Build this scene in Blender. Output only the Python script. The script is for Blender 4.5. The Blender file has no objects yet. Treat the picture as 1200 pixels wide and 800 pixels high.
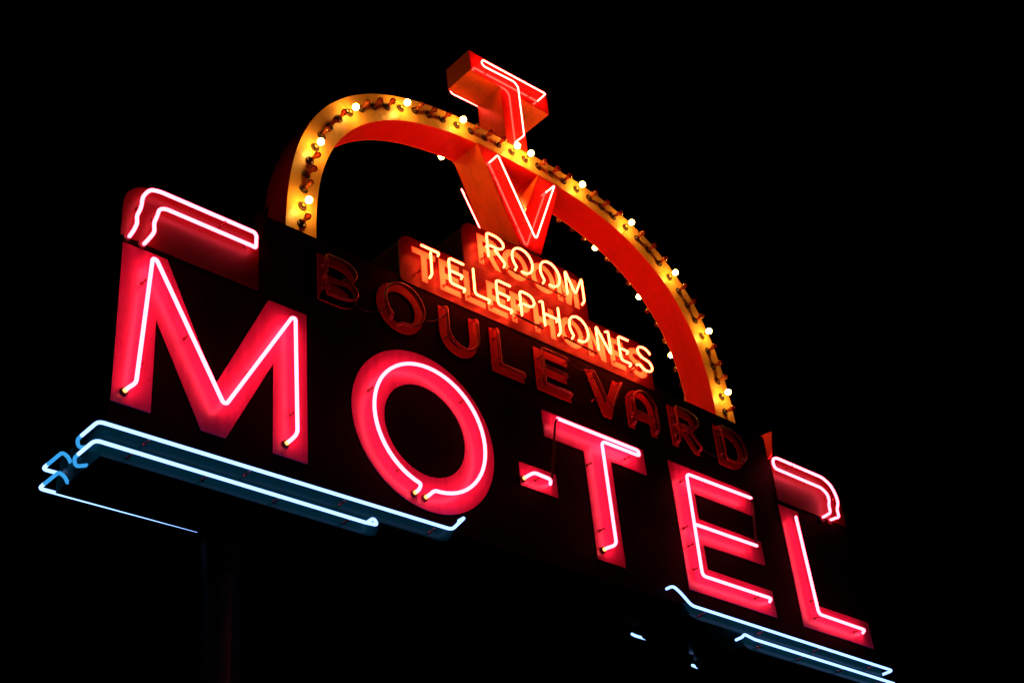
import bpy, bmesh, math, random
from mathutils import Vector, Matrix
from mathutils.geometry import tessellate_polygon

random.seed(7)
S = bpy.context.scene
COL = S.collection
ZO = 5.15                      # height of the lettering baseline above the ground

# ------------------------------------------------------------------ camera, world, exposure
cam = bpy.data.cameras.new('camera')
cam.sensor_width = 36.0
cam.lens = 50.365
cam.clip_start = 0.05
cam.clip_end = 400
co = bpy.data.objects.new('camera', cam)
COL.objects.link(co)
AX = (0.73773764, -0.66942806, -0.08723101)     # camera right
AD = (0.31826393, 0.45883788, -0.82956366)      # camera down
AF = (0.59535808, 0.58423785, 0.55155678)       # camera forward
co.matrix_world = Matrix(((AX[0], -AD[0], -AF[0], -2.61352),
                          (AX[1], -AD[1], -AF[1], -5.14511),
                          (AX[2], -AD[2], -AF[2], -3.52929 + ZO),
                          (0, 0, 0, 1)))
S.camera = co

W = bpy.data.worlds.new('World')
S.world = W
W.use_nodes = True
wn = W.node_tree.nodes
sky = wn.new('ShaderNodeTexSky')
sky.sky_type = 'NISHITA'
sky.sun_disc = False
sky.sun_elevation = math.radians(-12)            # deep night
sky.sun_rotation = math.radians(200)
W.node_tree.links.new(sky.outputs[0], wn['Background'].inputs[0])
wn['Background'].inputs[1].default_value = 0.05

S.view_settings.view_transform = 'Standard'
S.view_settings.look = 'None'
S.view_settings.exposure = 0
S.view_settings.gamma = 1
S.view_settings.use_curve_mapping = False
S.render.engine = 'CYCLES'
S.cycles.use_denoising = True
S.cycles.use_light_tree = True
S.cycles.max_bounces = 7
S.cycles.diffuse_bounces = 3
S.cycles.glossy_bounces = 4
S.cycles.transparent_max_bounces = 10
S.cycles.sample_clamp_indirect = 6
S.cycles.caustics_reflective = False
S.cycles.caustics_refractive = False
S.cycles.filter_width = 1.5

# ------------------------------------------------------------------ materials
def paint(name, col, rough=0.35, spec=0.5, wear=None, wear_amt=0.3, bump=0.02, bscale=3.0, grime=0.25, coat=0.0):
    m = bpy.data.materials.new(name)
    m.use_nodes = True
    nt = m.node_tree
    b = nt.nodes['Principled BSDF']
    tc = nt.nodes.new('ShaderNodeTexCoord')
    n1 = nt.nodes.new('ShaderNodeTexNoise')
    n1.inputs['Scale'].default_value = 2.3
    n1.inputs['Detail'].default_value = 6
    n1.inputs['Roughness'].default_value = 0.65
    nt.links.new(tc.outputs['Object'], n1.inputs['Vector'])
    mp = nt.nodes.new('ShaderNodeMapping')              # vertical rain streaks
    mp.inputs['Scale'].default_value = (26, 26, 2.2)
    n2 = nt.nodes.new('ShaderNodeTexNoise')
    n2.inputs['Scale'].default_value = 1.0
    n2.inputs['Detail'].default_value = 4
    nt.links.new(tc.outputs['Object'], mp.inputs['Vector'])
    nt.links.new(mp.outputs[0], n2.inputs['Vector'])
    mul = nt.nodes.new('ShaderNodeMath'); mul.operation = 'MULTIPLY'
    nt.links.new(n1.outputs[0], mul.inputs[0]); nt.links.new(n2.outputs[0], mul.inputs[1])
    rp = nt.nodes.new('ShaderNodeMapRange')
    rp.inputs['From Min'].default_value = 0.16; rp.inputs['From Max'].default_value = 0.42
    rp.inputs['To Min'].default_value = 0.0; rp.inputs['To Max'].default_value = grime
    nt.links.new(mul.outputs[0], rp.inputs['Value'])
    mx = nt.nodes.new('ShaderNodeMixRGB')
    mx.inputs[1].default_value = (*col, 1)
    w = wear or tuple(c * 0.45 for c in col)
    mx.inputs[2].default_value = (*w, 1)
    nt.links.new(rp.outputs[0], mx.inputs[0])
    # small chips and specks
    n3 = nt.nodes.new('ShaderNodeTexNoise')
    n3.inputs['Scale'].default_value = 45; n3.inputs['Detail'].default_value = 5
    nt.links.new(tc.outputs['Object'], n3.inputs['Vector'])
    r3 = nt.nodes.new('ShaderNodeMapRange')
    r3.inputs['From Min'].default_value = 0.66; r3.inputs['From Max'].default_value = 0.72
    r3.inputs['To Max'].default_value = wear_amt
    nt.links.new(n3.outputs[0], r3.inputs['Value'])
    mx2 = nt.nodes.new('ShaderNodeMixRGB')
    nt.links.new(mx.outputs[0], mx2.inputs[1])
    mx2.inputs[2].default_value = (*[c * 0.25 for c in col], 1)
    nt.links.new(r3.outputs[0], mx2.inputs[0])
    nt.links.new(mx2.outputs[0], b.inputs['Base Color'])
    rr = nt.nodes.new('ShaderNodeMapRange')
    rr.inputs['From Min'].default_value = 0.3; rr.inputs['From Max'].default_value = 0.7
    rr.inputs['To Min'].default_value = rough * 0.8; rr.inputs['To Max'].default_value = min(1, rough * 1.35)
    nt.links.new(n1.outputs[0], rr.inputs['Value'])
    nt.links.new(rr.outputs[0], b.inputs['Roughness'])
    b.inputs['Specular IOR Level'].default_value = spec
    b.inputs['Coat Weight'].default_value = coat
    b.inputs['Coat Roughness'].default_value = 0.06
    nb = nt.nodes.new('ShaderNodeTexNoise')
    nb.inputs['Scale'].default_value = bscale; nb.inputs['Detail'].default_value = 3
    nt.links.new(tc.outputs['Object'], nb.inputs['Vector'])
    bp = nt.nodes.new('ShaderNodeBump')
    bp.inputs['Strength'].default_value = 0.5
    bp.inputs['Distance'].default_value = bump
    nt.links.new(nb.outputs[0], bp.inputs['Height'])
    nt.links.new(bp.outputs[0], b.inputs['Normal'])
    return m

def glow(name, col, k=1.0, var=0.06):
    """lit gas tube or lamp: emission with slight unevenness along the glass"""
    m = bpy.data.materials.new(name)
    m.use_nodes = True
    nt = m.node_tree
    nt.nodes.remove(nt.nodes['Principled BSDF'])
    e = nt.nodes.new('ShaderNodeEmission')
    e.inputs[0].default_value = (*col, 1)
    tc = nt.nodes.new('ShaderNodeTexCoord')
    n = nt.nodes.new('ShaderNodeTexNoise'); n.inputs['Scale'].default_value = 6
    nt.links.new(tc.outputs['Object'], n.inputs['Vector'])
    r = nt.nodes.new('ShaderNodeMapRange')
    r.inputs['To Min'].default_value = k * (1 - var); r.inputs['To Max'].default_value = k * (1 + var)
    nt.links.new(n.outputs[0], r.inputs['Value'])
    nt.links.new(r.outputs[0], e.inputs[1])
    nt.links.new(e.outputs[0], nt.nodes['Material Output'].inputs[0])
    return m

def glass(name, col, gloss=0.1, rough=0.05, ior=1.5, body=None):
    """thin glass: tinted see-through with a fresnel gloss, optionally some coating colour"""
    m = bpy.data.materials.new(name)
    m.use_nodes = True
    nt = m.node_tree
    nt.nodes.remove(nt.nodes['Principled BSDF'])
    t = nt.nodes.new('ShaderNodeBsdfTransparent'); t.inputs[0].default_value = (*col, 1)
    g = nt.nodes.new('ShaderNodeBsdfGlossy'); g.inputs['Roughness'].default_value = rough
    f = nt.nodes.new('ShaderNodeFresnel'); f.inputs[0].default_value = ior
    src = t.outputs[0]
    if body:
        d = nt.nodes.new('ShaderNodeBsdfDiffuse'); d.inputs[0].default_value = (*body[:3], 1)
        m0 = nt.nodes.new('ShaderNodeMixShader'); m0.inputs[0].default_value = body[3]
        nt.links.new(t.outputs[0], m0.inputs[1]); nt.links.new(d.outputs[0], m0.inputs[2])
        src = m0.outputs[0]
    ms = nt.nodes.new('ShaderNodeMixShader')
    nt.links.new(f.outputs[0], ms.inputs[0]); nt.links.new(src, ms.inputs[1]); nt.links.new(g.outputs[0], ms.inputs[2])
    nt.links.new(ms.outputs[0], nt.nodes['Material Output'].inputs[0])
    return m

M = {
    'black': paint('black_enamel', (0.0050, 0.0009, 0.0011), 0.65, 0.02, bump=0.01),
    'pink': paint('rose_red_enamel', (0.64, 0.075, 0.25), 0.30, 0.5, wear=(0.34, 0.02, 0.09), bump=0.004, grime=0.55, wear_amt=0.5),
    'red': paint('signal_red_enamel', (0.62, 0.035, 0.03), 0.09, 0.5, bump=0.006, bscale=2.0, grime=0.35),
    'arch_red': paint('arch_red_enamel', (0.70, 0.04, 0.025), 0.42, 0.4, bump=0.008, grime=0.3),
    'orange': paint('orange_enamel', (0.92, 0.165, 0.04), 0.32, 0.45, bump=0.012, bscale=2.5, grime=0.4),
    'dark_red': paint('dark_red_enamel', (0.075, 0.003, 0.006), 0.38, 0.2, bump=0.006),
    'letter_red': paint('letter_red_enamel', (0.42, 0.007, 0.020), 0.35, 0.3, bump=0.004),
    'panel_red': paint('panel_red_enamel', (0.055, 0.0007, 0.0010), 0.35, 0.2, bump=0.006),
    'cream': paint('cream_enamel', (0.86, 0.84, 0.58), 0.4, 0.4, bump=0.004),
    'gold': paint('yellow_enamel', (0.84, 0.48, 0.13), 0.38, 0.45, bump=0.006, grime=0.4, wear=(0.5, 0.22, 0.04)),
    'blue': paint('blue_enamel', (0.003, 0.060, 0.050), 0.16, 0.05, bump=0.006, bscale=2.0),
    'pole': paint('pole_steel', (0.0025, 0.0018, 0.0018), 0.5, 0.03, bump=0.004, bscale=12),
    'socket': paint('socket_metal', (0.05, 0.028, 0.015), 0.4, 0.5),
    'boot': paint('electrode_boot', (0.10, 0.03, 0.02), 0.5, 0.4),
    'blackout': paint('blackout_paint', (0.012, 0.008, 0.008), 0.35, 0.5),
    'ground': paint('asphalt', (0.05, 0.05, 0.05), 0.85, 0.2, bscale=60),
    'n_pink': glow('neon_rose_gas', (19, 0.95, 1.65), 1.0),
    'n_orange': glow('neon_orange_gas', (60, 2.4, 0.62), 1.0),
    'n_tv': glow('neon_clear_red_gas', (50, 2.2, 1.5), 1.0),
    'n_blue': glow('argon_blue_gas', (0.72, 1.35, 3.2), 1.0),
    'n_blue_end': glow('argon_blue_end_gas', (0.04, 0.36, 0.85), 1.0),
    'n_tip': glow('neon_electrode_glow', (3.0, 1.1, 0.28), 1.0),
    'n_tip_blue': glow('argon_electrode_glow', (0.15, 0.6, 0.8), 1.0),
    'bulb_lit': glow('incandescent_glow', (112, 49, 7), 1.0),
    'bulb_off': glass('amber_bulb_glass', (0.80, 0.38, 0.14), rough=0.04, ior=1.55, body=(0.45, 0.12, 0.03, 0.25)),
    'tube_off': glass('unlit_tube_glass', (0.85, 0.6, 0.6), rough=0.32, ior=1.5, body=(0.55, 0.05, 0.07, 0.40)),
    'support': glass('glass_tube_support', (0.8, 0.5, 0.5), rough=0.1, body=(0.4, 0.1, 0.1, 0.4)),
}

# ------------------------------------------------------------------ object helpers
def put(o, parent=None):
    COL.objects.link(o)
    o.parent = parent
    return o

def worldloc(o):
    v = Vector((0, 0, 0))
    while o is not None:
        v += o.location
        o = o.parent
    return v

def thing(name, label, cat, loc=(0, 0, 0), group=None):
    o = bpy.data.objects.new(name, None)
    o.empty_display_size = 0.1
    o.location = (loc[0], loc[1], loc[2] + ZO)
    COL.objects.link(o)
    o['label'] = label
    o['category'] = cat
    if group:
        o['group'] = group
    return o

def mesh_obj(name, verts, faces, mat, parent, smooth=False, mats=None, fmat=None):
    """verts in sign coordinates; they are stored relative to the parent's origin"""
    off = worldloc(parent)
    me = bpy.data.meshes.new(name)
    me.from_pydata([(v[0] - off.x, v[1] - off.y, v[2] + ZO - off.z) for v in verts], [], faces)
    bm = bmesh.new(); bm.from_mesh(me)
    bmesh.ops.remove_doubles(bm, verts=bm.verts, dist=1e-5)
    bmesh.ops.recalc_face_normals(bm, faces=bm.faces)
    bm.to_mesh(me); bm.free()
    me.materials.append(M[mat])
    if smooth:
        for p in me.polygons:
            p.use_smooth = True
    return put(bpy.data.objects.new(name, me), parent)

def prism(name, outline, y0, y1, mat, parent, holes=()):
    """flat outline in the (x, z) plane, with holes, between depths y0 and y1"""
    loops = [list(outline)] + [list(h) for h in holes]
    flat = [p for l in loops for p in l]
    tris = tessellate_polygon([[Vector((p[0], p[1], 0)) for p in l] for l in loops])
    n = len(flat)
    verts = [(p[0], y0, p[1]) for p in flat] + [(p[0], y1, p[1]) for p in flat]
    faces = [tuple(t) for t in tris] + [tuple(i + n for i in reversed(t)) for t in tris]
    s = 0
    for l in loops:
        k = len(l)
        for i in range(k):
            a, b = s + i, s + (i + 1) % k
            faces.append((a, b, b + n, a + n))
        s += k
    return mesh_obj(name, verts, faces, mat, parent)

def fillet(path, r, seg=5, closed=False):
    P = [Vector(p) for p in path]
    out = []
    n = len(P)
    for i in range(n):
        if not closed and i in (0, n - 1):
            out.append(P[i]); continue
        a, b, c = P[i - 1], P[i], P[(i + 1) % n]
        u, v = (a - b), (c - b)
        d = min(r, u.length * 0.48, v.length * 0.48)
        p, q = b + u.normalized() * d, b + v.normalized() * d
        if u.angle(v) > 3.0:
            out.append(b); continue
        for k in range(seg + 1):
            t = k / seg
            out.append(p * (1 - t) ** 2 + b * 2 * t * (1 - t) + q * t * t)
    return out

def tube(name, path, rad, mat, parent, r=0.03, sides=9, closed=False, seg=5):
    P = fillet(path, r, seg, closed)
    Q = [P[0]]
    for p in P[1:]:
        if (p - Q[-1]).length > 1e-4:
            Q.append(p)
    P = Q
    if closed and (P[0] - P[-1]).length < 1e-4:
        P.pop()
    n = len(P)
    verts, faces = [], []
    T0 = ((P[1] - P[-1]) if closed else (P[1] - P[0])).normalized()
    ref = Vector((0, 1, 0)) if abs(T0.y) < 0.9 else Vector((1, 0, 0))
    N = (ref - T0 * ref.dot(T0)).normalized()
    for i in range(n):
        if closed:
            T = (P[(i + 1) % n] - P[i - 1]).normalized()
        else:
            T = (P[min(i + 1, n - 1)] - P[max(i - 1, 0)]).normalized()
        N = (N - T * N.dot(T)).normalized()
        B = T.cross(N)
        for k in range(sides):
            a = 2 * math.pi * k / sides
            verts.append(P[i] + (N * math.cos(a) + B * math.sin(a)) * rad)
    for i in range(n if closed else n - 1):
        j = (i + 1) % n
        for k in range(sides):
            l = (k + 1) % sides
            faces.append((i * sides + k, i * sides + l, j * sides + l, j * sides + k))
    if not closed:                                       # rounded ends
        for e, s in ((0, -1), (n - 1, 1)):
            T = (P[e] - P[e - s]).normalized()
            c = len(verts)
            base = [e * sides + k for k in range(sides)]
            ring = []
            for k in range(sides):
                verts.append(P[e] + (verts[base[k]] - P[e]) * 0.7 + T * rad * 0.7)
                ring.append(c + k)
            verts.append(P[e] + T * rad)
            for k in range(sides):
                l = (k + 1) % sides
                faces.append((base[k], base[l], ring[l], ring[k]))
                faces.append((ring[k], ring[l], c + sides))
    return mesh_obj(name, verts, faces, mat, parent, smooth=True)

def lathe(prof, sides=14):
    """profile [(radius, y)] turned around the y axis, pointing towards -y"""
    verts, faces = [], []
    for r, y in prof:
        for k in range(sides):
            a = 2 * math.pi * k / sides
            verts.append((r * math.cos(a), y, r * math.sin(a)))
    for i in range(len(prof) - 1):
        for k in range(sides):
            l = (k + 1) % sides
            faces.append((i * sides + k, i * sides + l, (i + 1) * sides + l, (i + 1) * sides + k))
    return verts, faces

def shared_mesh(name, verts, faces, mat, smooth=True):
    me = bpy.data.meshes.new(name)
    me.from_pydata(verts, [], faces)
    bm = bmesh.new(); bm.from_mesh(me)
    bmesh.ops.remove_doubles(bm, verts=bm.verts, dist=1e-6)
    bmesh.ops.recalc_face_normals(bm, faces=bm.faces)
    bm.to_mesh(me); bm.free()
    me.materials.append(M[mat])
    for p in me.polygons:
        p.use_smooth = smooth
    return me

def arc(cx, cz, rx, rz, a0, a1, n):
    return [(cx + rx * math.cos(math.radians(a0 + (a1 - a0) * i / n)),
             cz + rz * math.sin(math.radians(a0 + (a1 - a0) * i / n))) for i in range(n + 1)]

def roundrect(x0, z0, x1, z1, rt=0.0, rb=0.0, n=6):
    p = []
    p += arc(x0 + rb, z0 + rb, rb, rb, 180, 270, n) if rb else [(x0, z0)]
    p += arc(x1 - rb, z0 + rb, rb, rb, 270, 360, n) if rb else [(x1, z0)]
    p += arc(x1 - rt, z1 - rt, rt, rt, 0, 90, n) if rt else [(x1, z1)]
    p += arc(x0 + rt, z1 - rt, rt, rt, 90, 180, n) if rt else [(x0, z1)]
    return p

def stroke(pts, w):
    """closed outline of an open stroke of width w with mitred joints"""
    P = [Vector((p[0], p[1])) for p in pts]
    L, Rr = [], []
    for i in range(len(P)):
        d0 = (P[i] - P[i - 1]).normalized() if i else None
        d1 = (P[i + 1] - P[i]).normalized() if i < len(P) - 1 else None
        if d0 is None: d0 = d1
        if d1 is None: d1 = d0
        t = (d0 + d1)
        t = t.normalized() if t.length > 1e-6 else d0
        nrm = Vector((-t.y, t.x))
        k = w / 2 / max(0.45, nrm.dot(Vector((-d1.y, d1.x))))
        L.append(P[i] + nrm * k); Rr.append(P[i] - nrm * k)
    return [tuple(p) for p in L] + [tuple(p) for p in reversed(Rr)]

# letter outlines: (outer, holes) in a box x0, z0, w, h with stroke t
def glyph(ch, x, z, w, h, t):
    X = lambda u: x + u
    if ch == 'E':
        b = t * 0.95; mlo = z + h / 2 - b / 2; mhi = mlo + b
        return [(x, z), (x + w, z), (x + w, z + b), (x + t, z + b), (x + t, mlo), (x + w * .93, mlo), (x + w * .93, mhi),
                (x + t, mhi), (x + t, z + h - b), (x + w, z + h - b), (x + w, z + h), (x, z + h)], []
    if ch == 'L':
        return [(x, z), (x + w, z), (x + w, z + t * .95), (x + t, z + t * .95), (x + t, z + h), (x, z + h)], []
    if ch == 'T':
        c = x + w / 2; b = t * .95
        return [(c - t / 2, z), (c + t / 2, z), (c + t / 2, z + h - b), (x + w, z + h - b), (x + w, z + h), (x, z + h),
                (x, z + h - b), (c - t / 2, z + h - b)], []
    if ch == 'H':
        a, b = z + h / 2 - t / 2, z + h / 2 + t / 2
        return [(x, z), (x + t, z), (x + t, a), (x + w - t, a), (x + w - t, z), (x + w, z), (x + w, z + h), (x + w - t, z + h),
                (x + w - t, b), (x + t, b), (x + t, z + h), (x, z + h)], []
    if ch == 'O':
        cx, cz = x + w / 2, z + h / 2
        n = 40
        return arc(cx, cz, w / 2, h / 2, 0, 360, n)[:-1], [arc(cx, cz, w / 2 - t, h / 2 - t, 0, 360, n)[:-1]]
    if ch == 'U':
        r = w / 2 - t / 2
        return stroke([(x + t / 2, z + h)] + arc(x + w / 2, z + w / 2, r, r, 180, 360, 14) + [(x + w - t / 2, z + h)], t), []
    if ch == 'V':
        c = x + w / 2; k = t * 1.08
        return [(x, z + h), (x + k, z + h), (c, z + k * 1.7), (x + w - k, z + h), (x + w, z + h), (c + k * .62, z), (c - k * .62, z)], []
    if ch == 'D':
        cz = z + h / 2; r = w * .62
        o = [(x, z)] + arc(x + w - r, cz, r, h / 2, -90, 90, 16) + [(x, z + h)]
        i = [(x + t, z + t)] + arc(x + w - r, cz, r - t, h / 2 - t, -90, 90, 16) + [(x + t, z + h - t)]
        return o, [i]
    if ch in 'PRB':
        q = 0.52 if ch != 'B' else 0.5
        zb = z + h * (1 - q) - (t * .18 if ch != 'B' else t * .5)       # lower edge of the bowl
        r = (z + h - zb) / 2
        cz = zb + r
        rx = w * .48
        bowl_o = arc(x + w - rx, cz, rx, r, -90, 90, 12)
        bowl_i = [(x + t, zb + t)] + arc(x + w - rx, cz, rx - t, r - t, -90, 90, 12) + [(x + t, z + h - t)]
        if ch == 'P':
            return [(x, z), (x + t, z), (x + t, zb)] + bowl_o + [(x, z + h)], [bowl_i]
        if ch == 'R':
            return [(x, z), (x + t, z), (x + t, zb), (x + w * .36, zb), (x + w - t * 1.12, z), (x + w, z),
                    (x + w * .36 + t * 1.12 + .04 * w, zb)] + bowl_o[2:] + [(x, z + h)], [bowl_i]
        r2 = (zb + t - z) / 2
        low_o = arc(x + w - rx, z + r2, rx, r2, -90, 52, 12)
        low_i = [(x + t, z + t)] + arc(x + w - rx, z + r2, rx - t, r2 - t, -90, 90, 12) + [(x + t, zb)]
        up_o = [(x + w * .80, zb + t * .5)] + arc(x + w - rx, cz, rx * .93, r, -45, 90, 12)
        return [(x, z)] + low_o + up_o + [(x, z + h)], [bowl_i, low_i]
    if ch == 'A':                                                     # round-topped A
        r = w / 2
        o = [(x, z)] + [(x + w - p[0] + x, p[1]) for p in arc(x + r, z + h - r, r, r, 0, 180, 16)] + \
            [(x + w, z), (x + w - t, z), (x + w - t, z + h * .28), (x + t, z + h * .28), (x + t, z)]
        i = [(x + t, z + h * .28 + t * .8)] + [(x + w - p[0] + x, p[1]) for p in arc(x + r, z + h - r, r - t, r - t, 0, 180, 16)] + \
            [(x + w - t, z + h * .28 + t * .8)]
        return o, [i]
    if ch == 'N':
        k = t * 1.15
        return [(x, z), (x + t, z), (x + t, z + h - k * 1.4), (x + w - t, z), (x + w, z), (x + w, z + h), (x + w - t, z + h),
                (x + w - t, z + k * 1.4), (x + t, z + h), (x, z + h)], []
    if ch == 'M':
        c = x + w / 2; k = t * 1.1
        return [(x, z), (x + t, z), (x + t, z + h - k * 1.9), (c - k * .4, z), (c + k * .4, z), (x + w - t, z + h - k * 1.9),
                (x + w - t, z), (x + w, z), (x + w, z + h), (x + w - k, z + h), (c, z + k * 1.5), (x + k, z + h), (x, z + h)], []
    if ch == 'S':
        return stroke(s_path(x, z, w, h, t), t), []

def s_path(x, z, w, h, t):
    rx, r = w / 2 - t / 2, (h - t) / 4
    c = x + w / 2
    return arc(c, z + h - t / 2 - r, rx, r, 20, 270, 12) + arc(c, z + t / 2 + r, rx, r, 90, -160, 12)[1:]

def centre_lines(ch, x, z, w, h, t):
    """tube runs for a letter, as (polyline, closed) in (x, z)"""
    a, b, c, d = x + t / 2, x + w - t / 2, z + t / 2, z + h - t / 2
    m = (a + b) / 2; e = (c + d) / 2
    if ch == 'E': return [[(b, d), (a, d), (a, c), (b, c)], [(a + .012, e), (b - w * .08, e)]]
    if ch == 'L': return [[(a, d), (a, c), (b, c)]]
    if ch == 'T': return [[(a, d), (b, d)], [(m, d - .024), (m, c)]]
    if ch == 'H': return [[(a, c), (a, d)], [(a + .012, e), (b - .012, e)], [(b, d), (b, c)]]
    if ch == 'O': return [arc(m, e, m - a, e - c, -100, 230, 22)]
    if ch == 'U': return [[(a, d)] + arc(m, c + (m - a), m - a, m - a, 180, 360, 10) + [(b, d)]]
    if ch == 'V': return [[(a, d), (m, c + .01), (b, d)]]
    if ch == 'D': return [[(a, d)] + arc(x + w * .38, e, w * .62 - t / 2, (d - c) / 2, 90, -90, 12) + [(a, c), (a, d - .02)]]
    if ch == 'P': return [[(a, c), (a, d)] + arc(x + w * .52, (d + e) / 2, w * .48 - t / 2, (d - e) / 2, 90, -90, 8) + [(a + .02, e)]]
    if ch == 'R': return [[(a, c), (a, d)] + arc(x + w * .52, (d + e) / 2, w * .48 - t / 2, (d - e) / 2, 90, -90, 8) + [(a + .02, e)],
                          [(m - .01, e - .02), (b, c)]]
    if ch == 'B': return [[(a, e), (a, d)] + arc(x + w * .52, (d + e) / 2, w * .46 - t / 2, (d - e) / 2, 90, -90, 8) +
                          arc(x + w * .52, (c + e) / 2, w * .48 - t / 2, (e - c) / 2, 90, -90, 8)[1:] + [(a, c), (a, e - .02)]]
    if ch == 'A': return [[(a, c)] + [(2 * m - p[0], p[1]) for p in arc(m, d - (m - a), m - a, m - a, 0, 180, 10)] + [(b, c)],
                          [(a + .015, z + h * .34), (b - .015, z + h * .34)]]
    if ch == 'N': return [[(a, c), (a, d), (b, c), (b, d)]]
    if ch == 'M': return [[(a, c), (a, d), (m, c + h * .12), (b, d), (b, c)]]
    if ch == 'S': return [s_path(x, z, w, h, t)]

def raise_run(run, y, base, first=True, last=True, tip=0.0):
    """polyline in (x, z) -> 3-d tube path at depth y; ends bend back to the face"""
    p = [(q[0], y, q[1]) for q in run]
    def back(end, nxt):
        d = Vector((end[0] - nxt[0], 0, end[2] - nxt[2])).normalized() * tip
        return (end[0] + d.x, base, end[2] + d.z)
    if isinstance(first, tuple): p = [(first[0], base, first[1]), (first[0], y * .75, first[1])] + p
    elif first: p = [back(p[0], p[1])] + p
    if isinstance(last, tuple): p = p + [(last[0], y * .75, last[1]), (last[0], base, last[1])]
    elif last: p = p + [back(p[-1], p[-2])]
    return p

SUP = shared_mesh('tube_support', *lathe([(0.0, 0), (.009, 0), (.009, -.008), (.005, -.012), (.005, -.036), (.010, -.042), (.0, -.046)], 8), 'support')
BOOT = shared_mesh('electrode_boot', *lathe([(0.0, 0.002), (.020, 0.002), (.020, -.010), (.013, -.012), (.011, -.004), (0, -.002)], 12), 'boot')

def fitting(name, me, x, y, z, parent):
    o = bpy.data.objects.new(name, me)
    off = worldloc(parent)
    o.location = (x - off.x, y - off.y, z + ZO - off.z)
    return put(o, parent)

# ------------------------------------------------------------------ support poles
CX = 2.955
for k, px in enumerate((0.735, 2 * CX - 0.735)):
    p = thing('support_pole', ('round dark steel pole carrying the sign under the M end',
                               'round dark steel pole carrying the sign under the L end')[k], 'pole', (px, .206, -ZO), 'poles under the sign')
    def ring_prof(prof, name, mat='pole'):
        v, f = [], []
        n = 28
        for r, zz in prof:
            for i in range(n):
                a = 2 * math.pi * i / n
                v.append((px + r * math.cos(a), .206 + r * math.sin(a), zz))
        for i in range(len(prof) - 1):
            for q in range(n):
                l = (q + 1) % n
                f.append((i * n + q, i * n + l, (i + 1) * n + l, (i + 1) * n + q))
        return mesh_obj(name, v, f, mat, p, smooth=True)
    ring_prof([(0.0, -ZO), (.098, -ZO), (.098, -.40), (0.0, -.40)], 'shaft')
    ring_prof([(0, -.425), (.115, -.425), (.118, -.42), (.118, -.325), (.112, -.315), (0, -.315)], 'collar')

# ------------------------------------------------------------------ sign cabinet
YF, YB = 0.006, 0.400
YM = (YF + YB) / 2
cab = thing('sign_cabinet', 'long black double-sided motel sign cabinet with red shoulder panels and blue stepped base', 'sign', (CX, YM, -.31))
def mir(p): return [(2 * CX - x, z) for x, z in reversed(p)]
left = [(CX, -.128), (2.03, -.128), (1.96, -.17), (1.52, -.17), (1.46, -.285), (-.008, -.285), (-.008, .4)]
left += arc(.152, 1.15, .16, .16, 180, 90, 8) + [(.79, 1.31)]
left += arc(.85, 1.405, .06, .06, 180, 90, 5) + [(CX, 1.465)]
outline = left + [p for p in mir(left)][1:-1]
prism('body', outline, YF, YB, 'black', cab)

# base: stepped blue enamel bands that wrap round the ends
for k in (0, 1):
    f = (lambda q: q) if k == 0 else mir
    up = prism('blue_band', f([(-.022, -.205), (1.93, -.205), (1.985, -.19), (2.04, -.115), (-.022, -.115)]), -.002, YB + .003, 'blue', cab)
    lo = prism('blue_band', f([(-.030, -.304), (1.46, -.304), (1.50, -.285), (1.515, -.25), (1.50, -.206), (-.030, -.206)]), -.006, YB + .005, 'blue', cab)
    up['label'] = 'upper step of the blue base'
    lo['label'] = 'lower step of the blue base'
    X = (lambda x: x) if k == 0 else (lambda x: 2 * CX - x)
    if k == 0:
        runs = [(up, [(2.075, -.05), (1.975, -.15), (-.078, -.166)], 0), (lo, [(1.452, -.225), (1.475, -.258), (1.40, -.264), (-.085, -.264)], 1)]
    else:
        runs = [(up, [(3.735, -.058), (3.79, -.083), (3.885, -.152), (5.985, -.166)], 0),
                (lo, [(4.335, -.262), (4.36, -.238), (4.46, -.252), (5.985, -.264)], 1)]
    for par, run, low in runs:
        for side in (0, 1):
            Y = (lambda y: y) if side == 0 else (lambda y: 2 * YM + .002 - y)
            yt = -.055
            if side == 1:                                # the far face has shorter runs
                run = ([[(1.90, -.15), (-.078, -.166)], [(.80, -.262), (-.085, -.270)]][low] if k == 0 else
                       [[(3.90, -.146), (3.93, -.152), (5.985, -.158)], [(4.45, -.246), (4.48, -.250), (5.985, -.264)]][low])
            xe, ze = run[-1]
            sg = -1 if k == 0 else 1
            pth = ([(run[0][0], Y(-.004), run[0][1])] if side == 0 else []) + [(q[0], Y(yt), q[1]) for q in run]
            yend = .095 if side == 0 else .0
            tube('neon_tube', pth + [(xe, Y(yend), ze)], .0088, 'n_blue', par, r=.03)
            tube('neon_tube_end', [(xe, Y(yend), ze), (xe, Y(.135), ze - .002), (xe - sg * .02, Y(.155), ze - .028), (xe - sg * .055, Y(.115), ze - .03)], .0088, 'n_blue_end', par, r=.03)
            if side == 0:
                x0, x1 = min(run[0][0], xe), max(run[0][0], xe)
                for q in (.12, .37, .63, .90):
                    xs = x0 + (x1 - x0) * q
                    zs = ze + (-.010)
                    fitting('tube_support', SUP, xs, -.004, zs, par)

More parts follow.
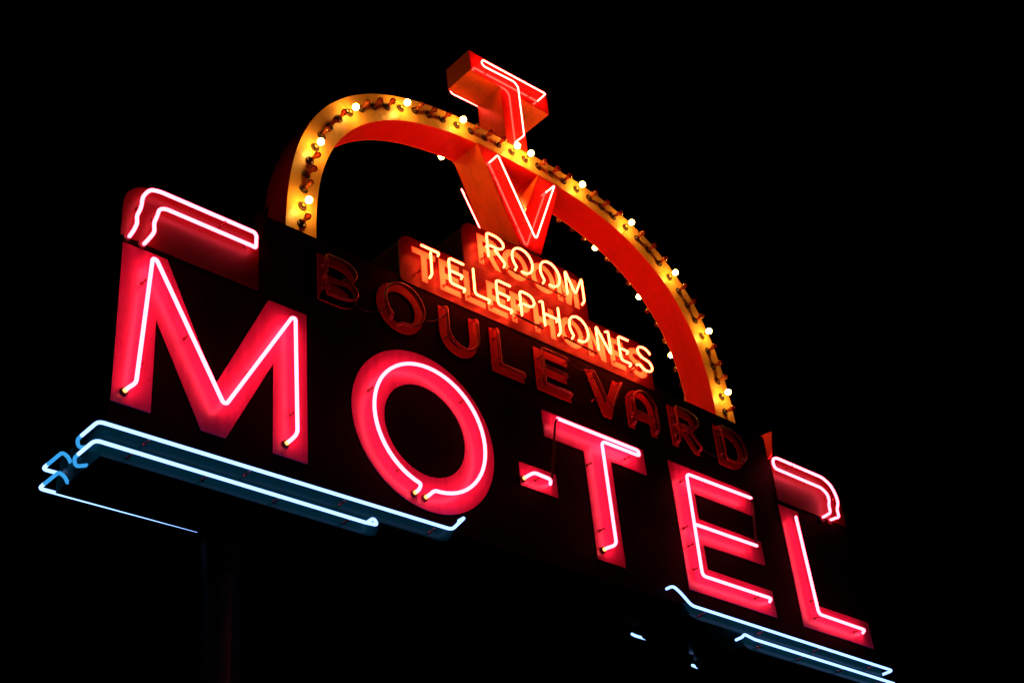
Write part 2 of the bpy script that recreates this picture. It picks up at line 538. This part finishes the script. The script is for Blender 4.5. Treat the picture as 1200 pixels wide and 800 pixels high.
# shoulder panels with a hairpin of rose tube each
for k in (0, 1):
    f = (lambda q: q) if k == 0 else mir
    sp = prism('shoulder_panel', f([(-.016, .945), (.785, .945), (.785, 1.305)] + arc(.145, 1.145, .16, .16, 90, 180, 8)), 0.0, YF - .001, 'dark_red', cab)
    if k == 0:
        path = [(.032, .965), (.048, 1.02), (.042, 1.06), (.062, 1.12), (.068, 1.20), (.105, 1.262), (.16, 1.276), (.728, 1.276), (.742, 1.262), (.740, 1.176),
                (.716, 1.180), (.20, 1.182), (.165, 1.165), (.150, 1.10), (.138, 1.06), (.146, 1.01), (.118, .955)]
    else:
        path = [(5.735, .950), (5.795, .975), (5.785, 1.03), (5.825, 1.10), (5.815, 1.17), (5.775, 1.235), (5.69, 1.270), (5.155, 1.270), (5.105, 1.25), (5.095, 1.20), (5.115, 1.172),
                (5.15, 1.172), (5.645, 1.172), (5.705, 1.14), (5.715, 1.09), (5.690, 1.04), (5.695, .985), (5.640, .950)]
    tube('neon_tube', raise_run(path, -.040, -.012, tip=.022), .0098, 'n_pink', sp, r=.028)
    for q in (path[0], path[-1]):
        fitting('electrode_boot', BOOT, q[0] + (-.02 if k == 0 else -.025), -.001, q[1] - .03, sp)
    for q in ((.55, 1.262), (.70, 1.19), (.06, 1.14), (.15, 1.12)):
        fitting('tube_support', SUP, q[0] if k == 0 else 2 * CX - q[0] - .03, 0.0, q[1], sp)
    # small upright fin where the shoulder meets the middle
    xf = .793 if k == 0 else 2 * CX - .793
    v = [(-.070, 1.462), (.055, 1.475), (.055, 1.345), (.011, 1.27), (-.030, 1.290)]
    vv = [(xf - .006, a, b) for a, b in v] + [(xf + .006, a, b) for a, b in v]
    n = len(v)
    mesh_obj('end_fin', vv, [tuple(range(n)), tuple(range(2 * n - 1, n - 1, -1))] + [(i, (i + 1) % n, (i + 1) % n + n, i + n) for i in range(n)], 'arch_red' if k else 'black', cab)

# ------------------------------------------------------------------ big letters M O - T E L
YT = -.056
def big(ch, label, outline, holes, runs, sup, x0, boots=(), blackout=(), tmat='n_pink'):
    t = thing('sign_letter', label, 'letter', (x0, 0.006, min(p[1] for p in outline)), 'large rose letters along the cabinet')
    fc = prism('letter_face', outline, 0.0, YF - .0005, 'pink', t, holes)
    for run, a, b in runs:
        tube('neon_tube', raise_run(run, YT, -.016, a, b, tip=.032),   .0102, tmat, t, r=.034)
    for x, z in sup:
        fitting('tube_support', SUP, x, 0.0, z, t)
    for x, z in boots:
        fitting('electrode_boot', BOOT, x, -.001, z, t)
        tube('electrode', [(x, -.002, z), (x, -.026, z)], .0112, 'n_tip', t, r=.01)
    for run in blackout:
        tube('blacked_out_tube', run, .0075, 'blackout', t, r=.03)
    return t

big('M', 'large rose-red letter M with lit neon zigzag tube, beginning the big word',
    [(0, 0), (.205, 0), (.205, .530), (.478, -.004), (.612, -.004), (.884, .528), (.884, 0), (1.09, 0), (1.09, .907), (.850, .907), (.545, .275), (.246, .907), (0, .907)], [],
    [([(.092, .095), (.136, .83), (.158, .83), (.556, .150), (.578, .150), (.958, .806), (.980, .806), (.989, .115)], (.062, .066), (.955, .072))],
    [(.115, .70), (.118, .22), (.36, .47), (.72, .40), (.985, .25)], 0.5,
    boots=[(.062, .066), (.955, .072)])
oc = (1.882, .452)
big('O', 'large rose-red ring letter O between M and hyphen, with lit neon circle',
    arc(*oc, .503, .497, 0, 360, 72)[:-1], [arc(*oc, .287, .284, 0, 360, 60)[:-1]],
    [(arc(oc[0] - .006, oc[1] - .010, .392, .390, -91, 256, 56), (oc[0] - .038, oc[1] - .428), (oc[0] - .112, oc[1] - .422))],
    [(oc[0] - .39, oc[1] + .12), (oc[0] + .27, oc[1] + .27), (oc[0] + .24, oc[1] - .31), (oc[0] - .22, oc[1] - .32)], 1.88,
    boots=[(oc[0] - .112, oc[1] - .422), (oc[0] - .038, oc[1] - .428)])
big('-', 'small rose-red hyphen block between the large letters O and T',
    [(2.585, .318), (2.880, .318), (2.880, .474), (2.585, .474)], [],
    [([(2.775, .385), (2.640, .392)], True, (2.598, .362))], [(2.70, .385)], 2.73, boots=[(2.598, .362)])
big('T', 'large rose-red letter T with lit neon bar doubled back over its stem',
    [(3.156, -.004), (3.393, -.004), (3.393, .722), (3.722, .722), (3.722, .906), (2.824, .906), (2.824, .722), (3.156, .722)], [],
    [([(2.895, .838), (3.605, .838), (3.612, .802), (3.268, .800), (3.272, .095)], False, (3.205, .065))],
    [(3.16, .62), (3.20, .19), (3.53, .78)], 3.27, boots=[(3.205, .065)],
    blackout=[[(2.895, YT, .836), (2.868, YT, .80), (2.790, YT, .42), (2.776, YT, .386)]])
big('E', 'large rose-red letter E with three lit neon bars',
    [(3.964, -.006), (4.828, -.006), (4.828, .180), (4.180, .180), (4.180, .352), (4.812, .366), (4.812, .535), (4.180, .535), (4.180, .722), (4.800, .726), (4.800, .905), (3.964, .905)], [],
    [([(4.720, .818), (4.058, .808), (4.042, .082), (4.722, .084)], False, True), ([(4.066, .442), (4.676, .450)], False, False)],
    [(4.00, .42), (4.02, .30), (4.03, .14), (4.05, .77), (4.62, .08), (4.10, .43)], 4.39,
    blackout=[[(4.720, YT, .818), (4.745, YT + .012, .78), (4.695, YT + .012, .50), (4.676, YT, .450)]])
big('L', 'large rose-red letter L with lit neon tube, ending the big word',
    [(5.113, -.004), (5.906, -.004), (5.906, .190), (5.330, .190), (5.330, .906), (5.113, .906)], [],
    [([(5.210, .808), (5.232, .088), (5.752, .084)], False, True)],
    [(5.24, .20), (5.25, .08), (5.70, .075)], 5.5)

# ------------------------------------------------------------------ BOULEVARD: unlit letters
spec = [('B', 1.170, .262), ('O', 1.577, .336), ('U', 2.040, .292), ('L', 2.444, .258), ('E', 2.812, .288),
        ('V', 3.265, .318), ('A', 3.626, .270), ('R', 4.050, .272), ('D', 4.521, .292)]
where = ['unlit dark red letter B beginning the word above the large M and O',
         'unlit dark red round letter O between B and U',
         'unlit dark red letter U with open top below the glowing box',
         'unlit dark red letter L between the U and the E of the upper word',
         'unlit dark red letter E between L and V of the upper word',
         'unlit dark red letter V above the bar of the large T',
         'unlit dark red round-topped letter A beside the V of the upper word',
         'unlit dark red letter R with slanted leg under the arch foot',
         'unlit dark red letter D closing the word under the arch foot']
for (ch, x, w), lab in zip(spec, where):
    z0, h, t = 1.050, .312, .055
    if ch == 'O': z0, h = 1.050, .334
    th = thing('sign_letter', lab, 'letter', (x + w / 2, .006, z0), 'unlit letters of the upper word')
    o, ho = glyph(ch, x, z0, w, h, t)
    prism('letter_face', o, 0.0, YF - .0005, 'letter_red', th, ho)
    for run in centre_lines(ch, x, z0, w, h, t):
        tube('neon_tube', raise_run(run, -.045, -.004, tip=.012), .0092, 'tube_off', th, r=.02, sides=8)
    for q in (.25, .75):
        fitting('tube_support', SUP, x + t / 2, 0.0, z0 + h * q, th)
# thin loop of high-voltage wire between letters
for a, b in (((1.43, 1.075), (1.58, 1.12)), ((1.91, 1.18), (2.045, 1.27)), ((3.10, 1.33), (3.27, 1.33)), ((4.33, 1.08), (4.52, 1.09))):
    pts = [(a[0] + (b[0] - a[0]) * i / 6, -.03, a[1] + (b[1] - a[1]) * i / 6 - .02 * math.sin(math.pi * i / 6)) for i in range(7)]
    tube('jumper_wire', pts, .0022, 'blackout', cab, r=.01, sides=6)

# ------------------------------------------------------------------ ROOM / TELEPHONES boxes
def lettered_box(word, label, x0, z0, x1, z1, zbody, rt, rb, lz, lh, layout, dark, group):
    t = thing('sign_box', label, 'sign', ((x0 + x1) / 2, .15, z0), group)
    prism('face_panel', roundrect(x0, z0, x1, z1, rt, rb), 0.0, .010, 'panel_red', t)
    prism('box_body', roundrect(x0 + .003, zbody, x1 - .003, z1 - .003, rt, 0), .010, YM * 2 - .010, 'black', t)
    prism('face_panel', roundrect(x0, z0, x1, z1, rt, rb), YM * 2 - .010, YM * 2, 'panel_red', t)
    st = .043
    for ch, x, w in layout:
        o, ho = glyph(ch, x, lz, w, lh, st)
        L = prism('painted_letter', o, -.0022, -.0002, 'cream', t, ho)
        for run in centre_lines(ch, x - .006, lz - .012, w, lh, st):
            tube('neon_tube', raise_run(run, -.074, -.05, False, True, tip=.010), .0070, 'n_orange', L, r=.026, sides=8, seg=4)
        fitting('tube_support', SUP, x + st / 2, -.002, lz + .03, L)
        # the same word on the far face
        for run in centre_lines(ch, x, lz, w, lh, st):
            tube('neon_tube', [(q[0], YM * 2 + .07, q[1]) for q in run], .0070, 'n_orange', L, r=.026, sides=6, seg=3)
    for a, b in dark:
        tube('blacked_out_tube', [(a[0], -.066, a[1]), (b[0], -.066, b[1])], .0065, 'blackout', t, sides=7)
    return t

lettered_box('TELEPHONES', 'long glowing red box with TELEPHONES in neon over cream letters', 1.765, 1.432, 3.945, 1.785, 1.4665, .09, .02, 1.490, .230,
    [('T', 1.860, .180), ('E', 2.070, .160), ('L', 2.266, .164), ('E', 2.453, .162), ('P', 2.652, .165), ('H', 2.850, .180), ('O', 3.076, .215),
     ('N', 3.330, .160), ('E', 3.540, .140), ('S', 3.722, .170)],
    [((2.615, 1.487), (2.85, 1.475)), ((3.035, 1.482), (3.33, 1.470)), ((2.80, 1.485), (2.862, 1.50))], 'red boxes with neon words')
lettered_box('ROOM', 'shorter glowing red box with ROOM in neon, stacked under the V', 2.285, 1.7865, 3.375, 2.130, 1.7865, .10, .0, 1.840, .232,
    [('R', 2.410, .185), ('O', 2.620, .222), ('O', 2.866, .218), ('M', 3.100, .198)],
    [((2.60, 1.835), (2.78, 1.822)), ((2.80, 1.825), (3.10, 1.822))], 'red boxes with neon words')

# ------------------------------------------------------------------ arch with bulbs
YA, YAB = .080, .315
AC = 2.96
arch = thing('bulb_arch', 'tall red arch with yellow front edged by round light bulbs standing on the cabinet', 'arch', (AC, (YA + YAB) / 2, 1.4655))
def curve_pt(th, outer):
    z0, rz, rx, n = (1.3, 1.84, 1.95, 2.8) if outer else (1.5, 1.48, 1.74, 2.6)
    c, s = math.cos(th), math.sin(th)
    return (AC + rx * math.copysign(abs(c) ** (2 / n), c), z0 + rz * abs(s) ** (2 / n))
def sample(outer, n=1500):
    pts = [curve_pt(math.pi - math.pi * i / n, outer) for i in range(n + 1)]
    zb = 1.4655
    pts = [p for p in pts if p[1] > zb]
    rx = 1.95 if outer else 1.74
    pts = [(pts[0][0], zb)] + pts + [(pts[-1][0], zb)]
    # even spacing
    L = [0]
    for a, b in zip(pts, pts[1:]):
        L.append(L[-1] + math.hypot(b[0] - a[0], b[1] - a[1]))
    return pts, L
def at(pl, f):
    pts, L = pl
    d = f * L[-1]
    lo, hi = 0, len(L) - 1
    while hi - lo > 1:
        m = (lo + hi) // 2
        if L[m] <= d: lo = m
        else: hi = m
    k = (d - L[lo]) / max(1e-9, L[hi] - L[lo])
    return (pts[lo][0] + (pts[hi][0] - pts[lo][0]) * k, pts[lo][1] + (pts[hi][1] - pts[lo][1]) * k)
PO, PI_ = sample(True), sample(False)
NS = 120
fo = [at(PO, i / NS) for i in range(NS + 1)]
fi = [at(PI_, i / NS) for i in range(NS + 1)]
def strip(name, mat, a, b, smooth=True, thick=0.0):
    """surface between two 3-d polylines"""
    n = len(a)
    return mesh_obj(name, a + b, [(i, i + 1, n + i + 1, n + i) for i in range(n - 1)], mat, arch, smooth=smooth)
def band(name, pts, y0, y1, mat, inward):
    """curved sheet 4 mm thick"""
    n = len(pts)
    off = []
    for i, p in enumerate(pts):
        a, b = pts[max(0, i - 1)], pts[min(n - 1, i + 1)]
        t = Vector((b[0] - a[0], b[1] - a[1])).normalized()
        nn = Vector((t.y, -t.x)) * inward * .004
        off.append((p[0] + nn.x, p[1] + nn.y))
    v = [(p[0], y0, p[1]) for p in pts] + [(p[0], y1, p[1]) for p in pts] + [(p[0], y1, p[1]) for p in off] + [(p[0], y0, p[1]) for p in off]
    f = []
    for i in range(n - 1):
        for q in range(4):
            r = (q + 1) % 4
            f.append((q * n + i, q * n + i + 1, r * n + i + 1, r * n + i))
    f += [(0, n, 2 * n, 3 * n), (n - 1, 2 * n - 1, 3 * n - 1, 4 * n - 1)]
    o = mesh_obj(name, v, f, mat, arch)
    return o
# side sheets in a few lengths with tight lapped seams
cuts = [0, 24, 49, 71, 96, 120]
for a, b in zip(cuts, cuts[1:]):
    band('soffit_sheet', fi[a:b + 1], YA + .004, YAB - .004, 'arch_red', -1)
    band('outer_sheet', fo[a:b + 1], YA + .004, YAB - .004, 'arch_red', 1)
gc = [0, 13, 27, 41, 55, 69, 83, 97, 109, 120]
for yy0, yy1 in ((YA - .002, YA + .004), (YAB - .004, YAB + .002)):
    for a, b in zip(gc, gc[1:]):
        n = b - a + 1
        s = .0016
        A = [list(p) for p in fo[a:b + 1]]; B = [list(p) for p in fi[a:b + 1]]
        for R_ in (A, B):
            for e, nx in ((0, 1), (-1, -2)):
                d = Vector((R_[nx][0] - R_[e][0], R_[nx][1] - R_[e][1])).normalized() * s
                R_[e][0] += d.x; R_[e][1] += d.y
        poly = [tuple(p) for p in A] + [tuple(p) for p in reversed(B)]
        v = [(x, yy0, z) for x, z in poly] + [(x, yy1, z) for x, z in poly]
        m = len(poly)
        f = []
        for i in range(n - 1):
            f.append((i, i + 1, m - 2 - i, m - 1 - i))
            f.append((m + i, m + m - 1 - i, m + m - 2 - i, m + i + 1))
        for i in range(m):
            j = (i + 1) % m
            f.append((i, j, m + j, m + i))
        mesh_obj('front_panel' if yy0 < .2 else 'rear_panel', v, f, 'gold', arch)

# bulbs: dark socket cup with a round lamp
sock_v, sock_f = lathe([(.0, -.0005), (.0285, -.0005), (.029, -.005), (.0265, -.008), (.021, -.008), (.020, -.0015), (.0125, -.002), (.0125, -.018), (.0, -.018)], 16)
SOCK = shared_mesh('socket', sock_v, sock_f, 'socket')
neck = [(.0, -.0182), (.0112, -.0184), (.0112, -.034), (.0135, -.0505)]
prof = [(.0, -.0512), (.0130, -.0515)]
prof += [(.0215 * math.cos(math.radians(a)), -.070 - .0215 * math.sin(math.radians(a))) for a in (-50, -24, 0, 20, 40, 60, 78)] + [(0, -.0915)]
bv, bf = lathe(prof, 14)
LIT = shared_mesh('bulb', bv, bf, 'bulb_lit')
OFF = shared_mesh('bulb_unlit', *lathe(neck + prof[2:], 14), 'bulb_off')
NECK = shared_mesh('bulb_neck', *lathe(neck, 12), 'bulb_off')
mid = [((a[0] + b[0]) / 2, (a[1] + b[1]) / 2) for a, b in zip(fo, fi)]
L = [0]
for a, b in zip(mid, mid[1:]):
    L.append(L[-1] + math.hypot(b[0] - a[0], b[1] - a[1]))
MID = (mid, L)
TOT = L[-1]
PITCH = .1262
def arclen_at(x, z):
    return min(range(2000), key=lambda i: (at(MID, i / 2000)[0] - x) ** 2 + (at(MID, i / 2000)[1] - z) ** 2) / 2000 * TOT
s_first = arclen_at(1.115, 1.722)
n0 = int((s_first - .05) / PITCH)
count = int((TOT - .05 - (s_first - n0 * PITCH)) / PITCH) + 1
i_mid = round((arclen_at(2.902, 3.071) - s_first) / PITCH)
def add_bulb(i, front):
    s = s_first + (i - n0) * PITCH
    if s < .04 or s > TOT - .04:
        return
    x, z = at(MID, s / TOT)
    k = i - n0
    if front:
        lit = (k % 4 == 0) if k <= i_mid else ((k - i_mid - 1) % 4 == 0)
    else:
        lit = (k % 4 == 1)
    off = worldloc(arch)
    o = bpy.data.objects.new('light_bulb', LIT if lit else OFF)
    y = YA - .002 if front else YAB + .002
    o.location = (x - off.x, y - off.y, z + ZO - off.z)
    tilt = (random.uniform(-.10, .10), random.uniform(-.10, .10))
    o.rotation_euler = (tilt[0], 0, (0 if front else math.pi) + tilt[1])
    put(o, arch)
    c = bpy.data.objects.new('socket', SOCK)
    put(c, o)
    if lit:
        put(bpy.data.objects.new('bulb_neck', NECK), o)
for i in range(count + 2):
    add_bulb(i, True)
    add_bulb(i, False)

# ------------------------------------------------------------------ T and V box letters
def box_letter(label, outline, cz, run, back_pts, sup):
    t = thing('box_letter', label, 'letter', (AC, (YA + YAB) / 2, cz), 'deep box letters on the arch')
    prism('letter_face', outline, YA - .008, YA - .002, 'red', t)
    prism('letter_return', outline, YA - .002, YAB + .002, 'orange', t)
    prism('letter_face', outline, YAB + .002, YAB + .008, 'red', t)
    tube('neon_tube', raise_run(run, YA - .056, YA - .02, tip=.012), .0056, 'n_tv', t, r=.020, sides=8)
    tube('neon_tube', [(q[0], YAB + .056, q[1]) for q in (back_pts or run)], .0046, 'n_tv', t, r=.020, sides=8)
    for x, z in sup:
        fitting('tube_support', SUP, x, YA - .008, z, t)
    return t
zt = 3.135
box_letter('deep red and orange letter T standing on top of the arch',
    [(2.860, zt), (3.060, zt), (3.060, 3.655), (3.340, 3.655), (3.340, 3.848), (2.575, 3.848), (2.575, 3.655), (2.860, 3.655)], zt,
    [(3.228, 3.722), (3.278, 3.788), (2.655, 3.760), (2.640, 3.725), (2.662, 3.700), (2.955, 3.722), (2.990, 3.690), (2.992, 3.225), (2.940, 3.165)],
    None, [(3.0, 3.29), (3.15, 3.735), (2.72, 3.71)])
box_letter('deep red and orange letter V hanging inside the crown of the arch',
    [(2.571, 2.972), (2.775, 2.972), (2.962, 2.560), (3.142, 2.972), (3.346, 2.972), (3.066, 2.236), (2.874, 2.236)], 2.236,
    [(2.662, 2.838), (2.706, 2.896), (2.975, 2.315), (2.992, 2.315), (3.240, 2.892), (3.190, 2.835)],
    [(2.690, 2.780), (2.664, 2.822), (2.930, 2.300), (2.948, 2.300), (3.215, 2.892), (3.260, 2.835)], [(2.745, 2.80), (2.90, 2.42)])
